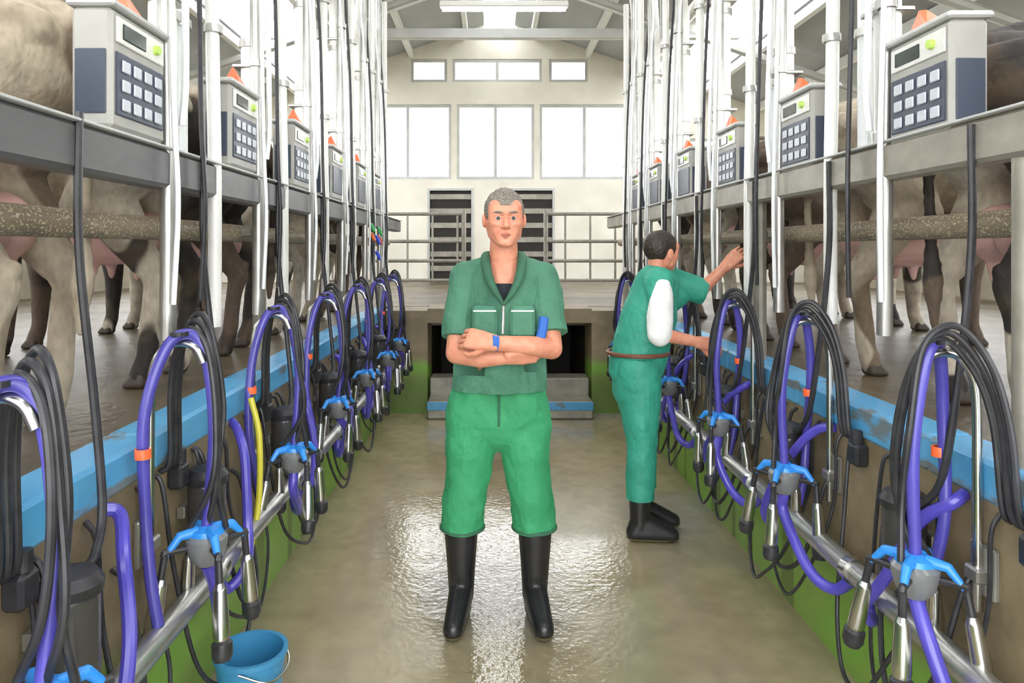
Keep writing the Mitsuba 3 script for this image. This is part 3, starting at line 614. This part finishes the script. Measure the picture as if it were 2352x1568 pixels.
def short_hair(M, front=0.182, dark=False):
    """A close crop: a shell around the skull, cut to a hairline."""
    h = m3.Manifold.sphere(1, 48).scale((0.083, 0.103, 0.095)).translate((0, 0.014, 0.152))
    h = h - hull(((-0.062, -0.115, front - 0.10), 0.05), ((0.062, -0.115, front - 0.10), 0.05), ((-0.062, -0.105, front - 0.052), 0.044), ((0.062, -0.105, front - 0.052), 0.044), ((0, -0.115, front - 0.045), 0.050), n=20)
    h = h - m3.Manifold.cube((0.4, 0.4, 0.4), True).translate((0, -0.235, -0.07))
    h = h - m3.Manifold.cube((0.4, 0.4, 0.2), True).translate((0, 0.0, -0.03 + 0.005))
    for s in (-1, 1):
        h = h - m3.Manifold.sphere(1, 20).scale((0.03, 0.026, 0.036)).translate((s * 0.085, 0.004, 0.108))
    t = tm(h.refine_to_length(0.006)); t.merge_vertices()
    t = rough(t, 0.004, 90)
    t.apply_transform(M)
    return t

def hand(wrist, fwd, back, spread=1.0, thumb=1, curl=0.6):
    """A hand as one manifold: from the wrist along fwd, the back of the hand towards back; thumb = the side on which the thumb lies (+1: along fwd x back)."""
    f = np.asarray(fwd, float); f /= np.linalg.norm(f)
    b = np.asarray(back, float); b -= f * np.dot(f, b); b /= np.linalg.norm(b)
    sd = np.cross(f, b) * thumb
    w = np.asarray(wrist, float)
    q = lambda a, c, d: w + f * a + sd * c + b * d
    L = [hull((q(-0.02, 0.012, 0), 0.022), (q(-0.02, -0.012, 0), 0.022), (q(0.03, 0.022, 0.004), 0.017), (q(0.03, -0.024, 0.002), 0.016), n=14),
         hull((q(0.03, 0.024, 0.004), 0.016), (q(0.03, -0.026, 0.002), 0.015), (q(0.085, 0.030, 0.004), 0.0125), (q(0.08, -0.032, 0), 0.0115), n=14)]
    for i, (c, ln, r) in enumerate(((0.030, 0.072, 0.0090), (0.010, 0.080, 0.0093), (-0.011, 0.074, 0.0088), (-0.031, 0.058, 0.0078))):
        p = q(0.082, c, 0.002); a = 0.25 + 0.1 * curl; pts = [(p, r * 1.15)]
        out = sd * c * 0.9 * spread
        for seg, part_ in enumerate((0.45, 0.32, 0.23)):
            a += curl * (0.42, 0.55, 0.45)[seg]
            d = f * math.cos(a) - b * math.sin(a) + out * 1.2
            p = p + d / np.linalg.norm(d) * ln * part_
            pts.append((p, r * (1.0, 0.93, 0.82)[seg]))
        L += chain(*pts, n=12)
    t0 = q(0.015, 0.026, -0.004)
    L += chain((t0, 0.016), (q(0.045, 0.052, -0.012), 0.0115), (q(0.072, 0.058, -0.022), 0.0105), (q(0.092, 0.052, -0.030), 0.0085), n=12)
    return man(soft(union(L), 0.0042, 5))

def limbs(L, length=0.012, it=10):
    return man(soft(union(L), length, it))

def person_one():
    A = lambda *p: np.array(p)
    M = T().translate([0.02, 3.10, 0]) @ T().scale([1.035, 1.035, 1.035])
    def part(*q, **kw):
        return globals()['part'](*q, M=M, **kw)
    k = thing('person', 'man in green work clothes and black boots standing with folded arms', 'person')
    head, ex, HM = face_head(A(0.035, -0.015, 1.553), yaw=0.06, nod=0.03)
    shR, shL = A(-0.125, 0.03, 1.425), A(0.195, 0.03, 1.425)
    elR, elL = A(-0.160, -0.085, 1.125), A(0.225, -0.095, 1.145)
    wrR, wrL = A(0.055, -0.185, 1.125), A(-0.015, -0.225, 1.185)
    # the body: torso, limbs, neck; under the clothes it is a little slimmer
    body = limbs(chain((A(0.035, 0.03, 1.45), 0.085), (A(0.035, 0.03, 1.30), 0.115), (A(0.02, 0.03, 1.08), 0.112), (A(0.012, 0.035, 0.92), 0.092))
                 + chain((shR, 0.046), (A(0.035, 0.02, 1.455), 0.060), (shL, 0.046))
                 + chain((shR, 0.055), (elR, 0.044), (A(-0.06, -0.145, 1.115), 0.040), (wrR, 0.028))
                 + chain((shL, 0.055), (elL, 0.044), (A(0.14, -0.175, 1.165), 0.040), (wrL, 0.028))
                 + chain((A(-0.070, 0.035, 0.90), 0.082), (A(-0.128, 0.015, 0.50), 0.052), (A(-0.145, 0.03, 0.10), 0.036))
                 + chain((A(0.092, 0.035, 0.90), 0.082), (A(0.145, 0.015, 0.50), 0.052), (A(0.165, 0.03, 0.10), 0.036)), 0.012, 8)
    hR = hand(wrR + np.array((0.012, -0.002, 0.002)), (1.0, 0.16, 0.10), (0.1, -0.75, -0.55), thumb=1, curl=0.5)
    hL = hand(wrL + np.array((-0.012, 0.0, 0.002)), (-1.0, 0.28, 0.16), (-0.25, -0.9, 0.45), thumb=-1, curl=0.75)
    part(k, 'body', P(tm(union([body, head, hR, hL])), 50), M_SKIN)
    for e in ex['eye']: part(k, 'eye', P(e, True), M_EYE)
    for i, e in enumerate(ex['iris']): part(k, 'iris', P(e, True), M_IRIS)
    for e in ex['eyebrow']: part(k, 'eyebrow', P(e, True), M_HAIR)
    part(k, 'lips', P(ex['lips'][0], True), M_LIP)
    part(k, 'hair', P(short_hair(HM), 40), M_HAIR, label='cropped grey hair')
    # shirt
    L = chain((A(0.035, 0.025, 1.40), 0.112), (A(0.035, 0.025, 1.28), 0.145), (A(0.025, 0.02, 1.12), 0.155), (A(0.012, 0.025, 0.93), 0.150), n=26)
    for s, sh, el in ((-1, shR, elR), (1, shL, elL)):
        L.append(hull((A(0.035 + s * 0.045, 0.03, 1.470), 0.055), (sh, 0.066), n=20))
        L.append(hull((A(0.035 + s * 0.06, 0.03, 1.40), 0.105), (A(0.03 + s * 0.06, 0.02, 1.15), 0.13), n=20))
        L.append(hull((A(0.025 + s * 0.06, 0.02, 1.15), 0.13), (A(0.013 + s * 0.075, 0.027, 0.93), 0.128), n=20))
        e2 = sh + (el - sh) * 0.95
        L.append(hull((sh, 0.070), (e2, 0.073), n=20))
    sh_ = union(L)
    sh_ = man(rough(soft(sh_, 0.011, 8), 0.013, 11, 3)).trim_by_plane((0, 0, 1), 0.965)
    # open sleeve ends, and a V at the throat
    for sh, el in ((shR, elR), (shL, elL)):
        d = (el - sh) / np.linalg.norm(el - sh)
        cut = man(tube([sh + (el - sh) * 0.80, sh + (el - sh) * 1.25], 0.125, 20, smooth=False))
        sh_ = sh_ - cut
    V = m3.Manifold.hull_points(np.array([A(x, y, z) for x, z in ((-0.040, 1.55), (0.108, 1.55), (-0.018, 1.44), (0.086, 1.44), (0.030, 1.325)) for y in (-0.30, -0.035)]))
    sh_ = sh_ - V - man(tube([A(0.035, -0.01, 1.44), A(0.035, -0.0, 1.65)], 0.074, 24, smooth=False))
    part(k, 'shirt', P(tm(sh_), 50), M_SHIRT, label='green short sleeved work shirt')
    part(k, 'undershirt', P(soft(union(chain((A(0.035, 0.03, 1.42), 0.096), (A(0.035, 0.03, 1.30), 0.122), (A(0.03, 0.03, 1.2), 0.12))).trim_by_plane((0, 0, -1), -1.405), 0.014, 4), True), M_NAVY, label='dark shirt showing at the throat')
    # collar flaps, zip, pockets, trim
    for s in (-1, 1):
        fl = tube([A(0.033 + s * 0.040, 0.075, 1.520), A(0.033 + s * 0.074, 0.02, 1.518), A(0.033 + s * 0.074, -0.050, 1.487), A(0.033 + s * 0.062, -0.098, 1.43), A(0.033 + s * 0.034, -0.128, 1.375), A(0.031, -0.132, 1.325)], [0.016, 0.018, 0.020, 0.020, 0.014, 0.006], 12, n=6)
        part(k, 'collar', P(fl, 60), M_GREEND)
        pk = A(0.03 + s * 0.075, -0.135, 1.265)
        part(k, 'pocket', P(box(pk[0] - 0.050, pk[0] + 0.050, pk[1] - 0.018, pk[1] + 0.05, pk[2] - 0.07, pk[2] + 0.055, 0.012)), M_SHIRT, label='breast pocket')
        q_ = part(k, 'piping', P(box(pk[0] - 0.045, pk[0] + 0.045, pk[1] - 0.021, pk[1] - 0.014, pk[2] + 0.034, pk[2] + 0.039)), M_ZIP, label='thin pale piping over the pocket')
    part(k, 'zip', P(tube([A(0.030, -0.118, 1.335), A(0.029, -0.146, 1.27), A(0.027, -0.150, 1.21)], 0.006, 8)), M_ZIP)
    dR, dL = elR - shR, elL - shL
    part(k, 'sleeve_band', P(tube([shL + dL * 0.55 + np.array((-0.02, -0.078, 0)), shL + dL * 0.70 + np.array((-0.03, -0.075, 0)), shL + dL * 0.84 + np.array((-0.045, -0.068, 0))], 0.02, 10)), M_BLUEC, label='blue stripe on the sleeve')
    wv = wrL - A(0.14, -0.175, 1.165); wv /= np.linalg.norm(wv)
    part(k, 'wristband', P(tube([wrL - wv * 0.018, wrL + wv * 0.006], 0.0325, 18, smooth=False)), M_BLUEC, label='blue band on the wrist')
    # trousers
    L = []
    L.append(hull((A(-0.055, 0.03, 1.0), 0.118), (A(0.08, 0.03, 1.0), 0.118), (A(-0.078, 0.03, 0.86), 0.128), (A(0.103, 0.03, 0.86), 0.128), (A(-0.075, 0.035, 0.80), 0.11), (A(0.10, 0.035, 0.80), 0.11), n=24))
    for s, hx, kx, ax in ((-1, -0.088, -0.128, -0.140), (1, 0.112, 0.143, 0.162)):
        L += chain((A(hx, 0.035, 0.84), 0.124), (A((hx + kx) / 2 - 0.0, 0.03, 0.66), 0.100), (A(kx, 0.01, 0.52), 0.090), (A(ax, 0.02, 0.42), 0.089), (A(ax, 0.02, 0.20), 0.094), n=24)
    tr = man(rough(soft(union(L), 0.012, 8), 0.014, 10, 8)).trim_by_plane((0, 0, 1), 0.375).trim_by_plane((0, 0, -1), -1.01)
    part(k, 'trousers', P(tm(tr), 50), M_GREEN, label='loose green work trousers over the boots')
    part(k, 'fly', P(tube([A(0.012, -0.098, 1.0), A(0.012, -0.101, 0.90), A(0.012, -0.098, 0.83)], 0.004, 6)), M_GREEND)
    for ax in (-0.140, 0.162):
        part(k, 'hem', P(tube([A(ax + 0.089 * math.cos(t), 0.02 + 0.089 * math.sin(t), 0.383) for t in np.linspace(0, 2 * math.pi, 25)], 0.008, 8, n=2)), M_GREEND)
    # boots
    for s, ax in ((-1, -0.145), (1, 0.165)):
        L = chain((A(ax, 0.02, 0.47), 0.074), (A(ax, 0.02, 0.36), 0.070), (A(ax, 0.025, 0.20), 0.058), (A(ax, 0.035, 0.09), 0.052), n=20) + [hull((A(ax, 0.055, 0.05), 0.045), (A(ax + s * 0.012, -0.05, 0.055), 0.046), (A(ax + s * 0.025, -0.155, 0.042), 0.040), (A(ax, 0.02, 0.12), 0.05), n=20)]
        part(k, 'boot', P(tm(man(soft(union(L), 0.012, 6)).trim_by_plane((0, 0, 1), 0.012)), 50), M_BOOT, label='black rubber boot')
        so = hull((A(ax, 0.06, 0.05), 0.050), (A(ax + s * 0.012, -0.05, 0.05), 0.051), (A(ax + s * 0.025, -0.16, 0.05), 0.045), n=20)
        part(k, 'sole', P(tm(so.trim_by_plane((0, 0, 1), 0.001).trim_by_plane((0, 0, -1), -0.026))), M_SOLE)
person_one()

def person_two():
    """In profile, facing right towards the cows, bent a little forwards."""
    ox, oy = 0.815, 4.02
    A = lambda *p: np.array(p) + np.array((ox, oy, 0.0))
    k = thing('person', 'worker in teal clothes with one white sleeve, reaching towards the cows on the right', 'person')
    head, ex, HM = face_head(A(0.135, 0.03, 1.46), yaw=math.radians(118), nod=0.12)
    nsh, fsh = A(0.10, -0.13, 1.42), A(0.17, 0.17, 1.43)
    nel, nwr = A(0.08, -0.20, 1.15), A(0.30, -0.17, 1.10)
    fel, fwr = A(0.40, 0.15, 1.36), A(0.53, 0.10, 1.50)
    body = limbs(chain((A(0.11, 0.02, 1.42), 0.085), (A(0.06, 0.02, 1.22), 0.11), (A(0.01, 0.02, 1.0), 0.12), (A(0.0, 0.02, 0.88), 0.115))
                 + chain((nsh, 0.052), (A(0.12, 0.02, 1.44), 0.07), (fsh, 0.052))
                 + chain((nsh, 0.052), (nel, 0.040), (nwr, 0.027)) + chain((fsh, 0.052), (fel, 0.040), (fwr, 0.027))
                 + chain((A(0.0, -0.06, 0.88), 0.10), (A(0.02, -0.08, 0.50), 0.06), (A(0.0, -0.08, 0.10), 0.04))
                 + chain((A(0.0, 0.10, 0.88), 0.10), (A(0.05, 0.12, 0.50), 0.06), (A(0.06, 0.13, 0.10), 0.04)), 0.014, 8)
    h1 = hand(nwr + np.array((0.012, 0, -0.003)), nwr - nel, (0, -1, 0.4), thumb=1, curl=0.5)
    h2 = hand(fwr + np.array((0.01, 0, 0.01)), fwr - fel, (-0.3, -1, 0.3), thumb=1, curl=0.7)
    part(k, 'body', P(tm(union([body, head, h1, h2])), 50), M_SKIN)
    for e in ex['eye']: part(k, 'eye', P(e, True), M_EYE)
    for e in ex['iris']: part(k, 'iris', P(e, True), M_IRIS)
    part(k, 'lips', P(ex['lips'][0], True), M_LIP)
    part(k, 'hair', P(short_hair(HM, 0.172), 40), M_HAIRD, label='dark hair')
    # teal tunic
    L = chain((A(0.115, 0.02, 1.40), 0.125), (A(0.07, 0.02, 1.22), 0.155), (A(0.02, 0.02, 1.02), 0.155), (A(0.0, 0.02, 0.94), 0.155), n=26)
    L += [hull((nsh, 0.078), (A(0.11, 0.02, 1.42), 0.09), (fsh, 0.078), n=20), hull((fsh, 0.082), (fel, 0.075), n=20), hull((fsh, 0.09), (A(0.15, 0.1, 1.28), 0.09), (A(0.27, 0.14, 1.34), 0.07), n=20), hull((nsh, 0.085), (nsh * 0.75 + nel * 0.25, 0.072), n=20)]
    t = man(rough(soft(union(L), 0.014, 8), 0.009, 10, 5)).trim_by_plane((0, 0, 1), 0.80)
    t = t - man(tube([fel + (fel - fsh) * 0.12, fel + (fel - fsh) * 0.7], 0.11, 18, smooth=False)) - man(tube([A(0.13, 0.02, 1.43), A(0.15, 0.02, 1.62)], 0.072, 24, smooth=False))
    part(k, 'tunic', P(tm(t), 50), M_TEAL, label='teal work tunic')
    part(k, 'sleeve', P(rough(soft(union(chain((nsh + np.array((0, -0.035, -0.01)), 0.055), (nsh * 0.4 + nel * 0.6 + np.array((0, -0.01, 0)), 0.070), (nel + np.array((0.0, 0, 0.0)), 0.066))), 0.012, 5), 0.006, 14), True), M_WHITEC, label='white sleeve')
    part(k, 'belt', P(tube([A(0.01 + 0.166 * math.cos(t_), 0.02 + 0.166 * math.sin(t_), 1.02) for t_ in np.linspace(0, 2 * math.pi, 33)], 0.012, 8, n=2)), M_BELT, label='brown belt')
    L = [hull((A(0.0, -0.04, 0.93), 0.125), (A(0.0, 0.08, 0.93), 0.125), (A(0.0, -0.05, 0.80), 0.122), (A(0.0, 0.09, 0.80), 0.122), n=22)]
    L += chain((A(0.0, -0.055, 0.85), 0.12), (A(0.015, -0.07, 0.52), 0.083), (A(0.0, -0.08, 0.22), 0.078), n=22) + chain((A(0.0, 0.095, 0.85), 0.12), (A(0.045, 0.12, 0.52), 0.083), (A(0.06, 0.13, 0.22), 0.078), n=22)
    tr = man(rough(soft(union(L), 0.014, 8), 0.008, 11, 9)).trim_by_plane((0, 0, 1), 0.235).trim_by_plane((0, 0, -1), -1.0)
    part(k, 'trousers', P(tm(tr), 50), M_TEAL, label='teal work trousers')
    for ax, ay in ((0.0, -0.08), (0.06, 0.13)):
        L = chain((A(ax, ay, 0.30), 0.062), (A(ax, ay, 0.09), 0.052), n=18) + [hull((A(ax - 0.03, ay, 0.05), 0.045), (A(ax + 0.07, ay - 0.01, 0.05), 0.045), (A(ax + 0.17, ay - 0.02, 0.042), 0.040), (A(ax, ay, 0.12), 0.05), n=18)]
        part(k, 'boot', P(tm(man(soft(union(L), 0.014, 6)).trim_by_plane((0, 0, 1), 0.012)), 50), M_BOOT, label='dark rubber boot')
        so = hull((A(ax - 0.03, ay, 0.05), 0.05), (A(ax + 0.07, ay - 0.01, 0.05), 0.05), (A(ax + 0.175, ay - 0.02, 0.05), 0.045), n=18)
        part(k, 'sole', P(tm(so.trim_by_plane((0, 0, 1), 0.001).trim_by_plane((0, 0, -1), -0.024))), M_SOLE)
person_two()
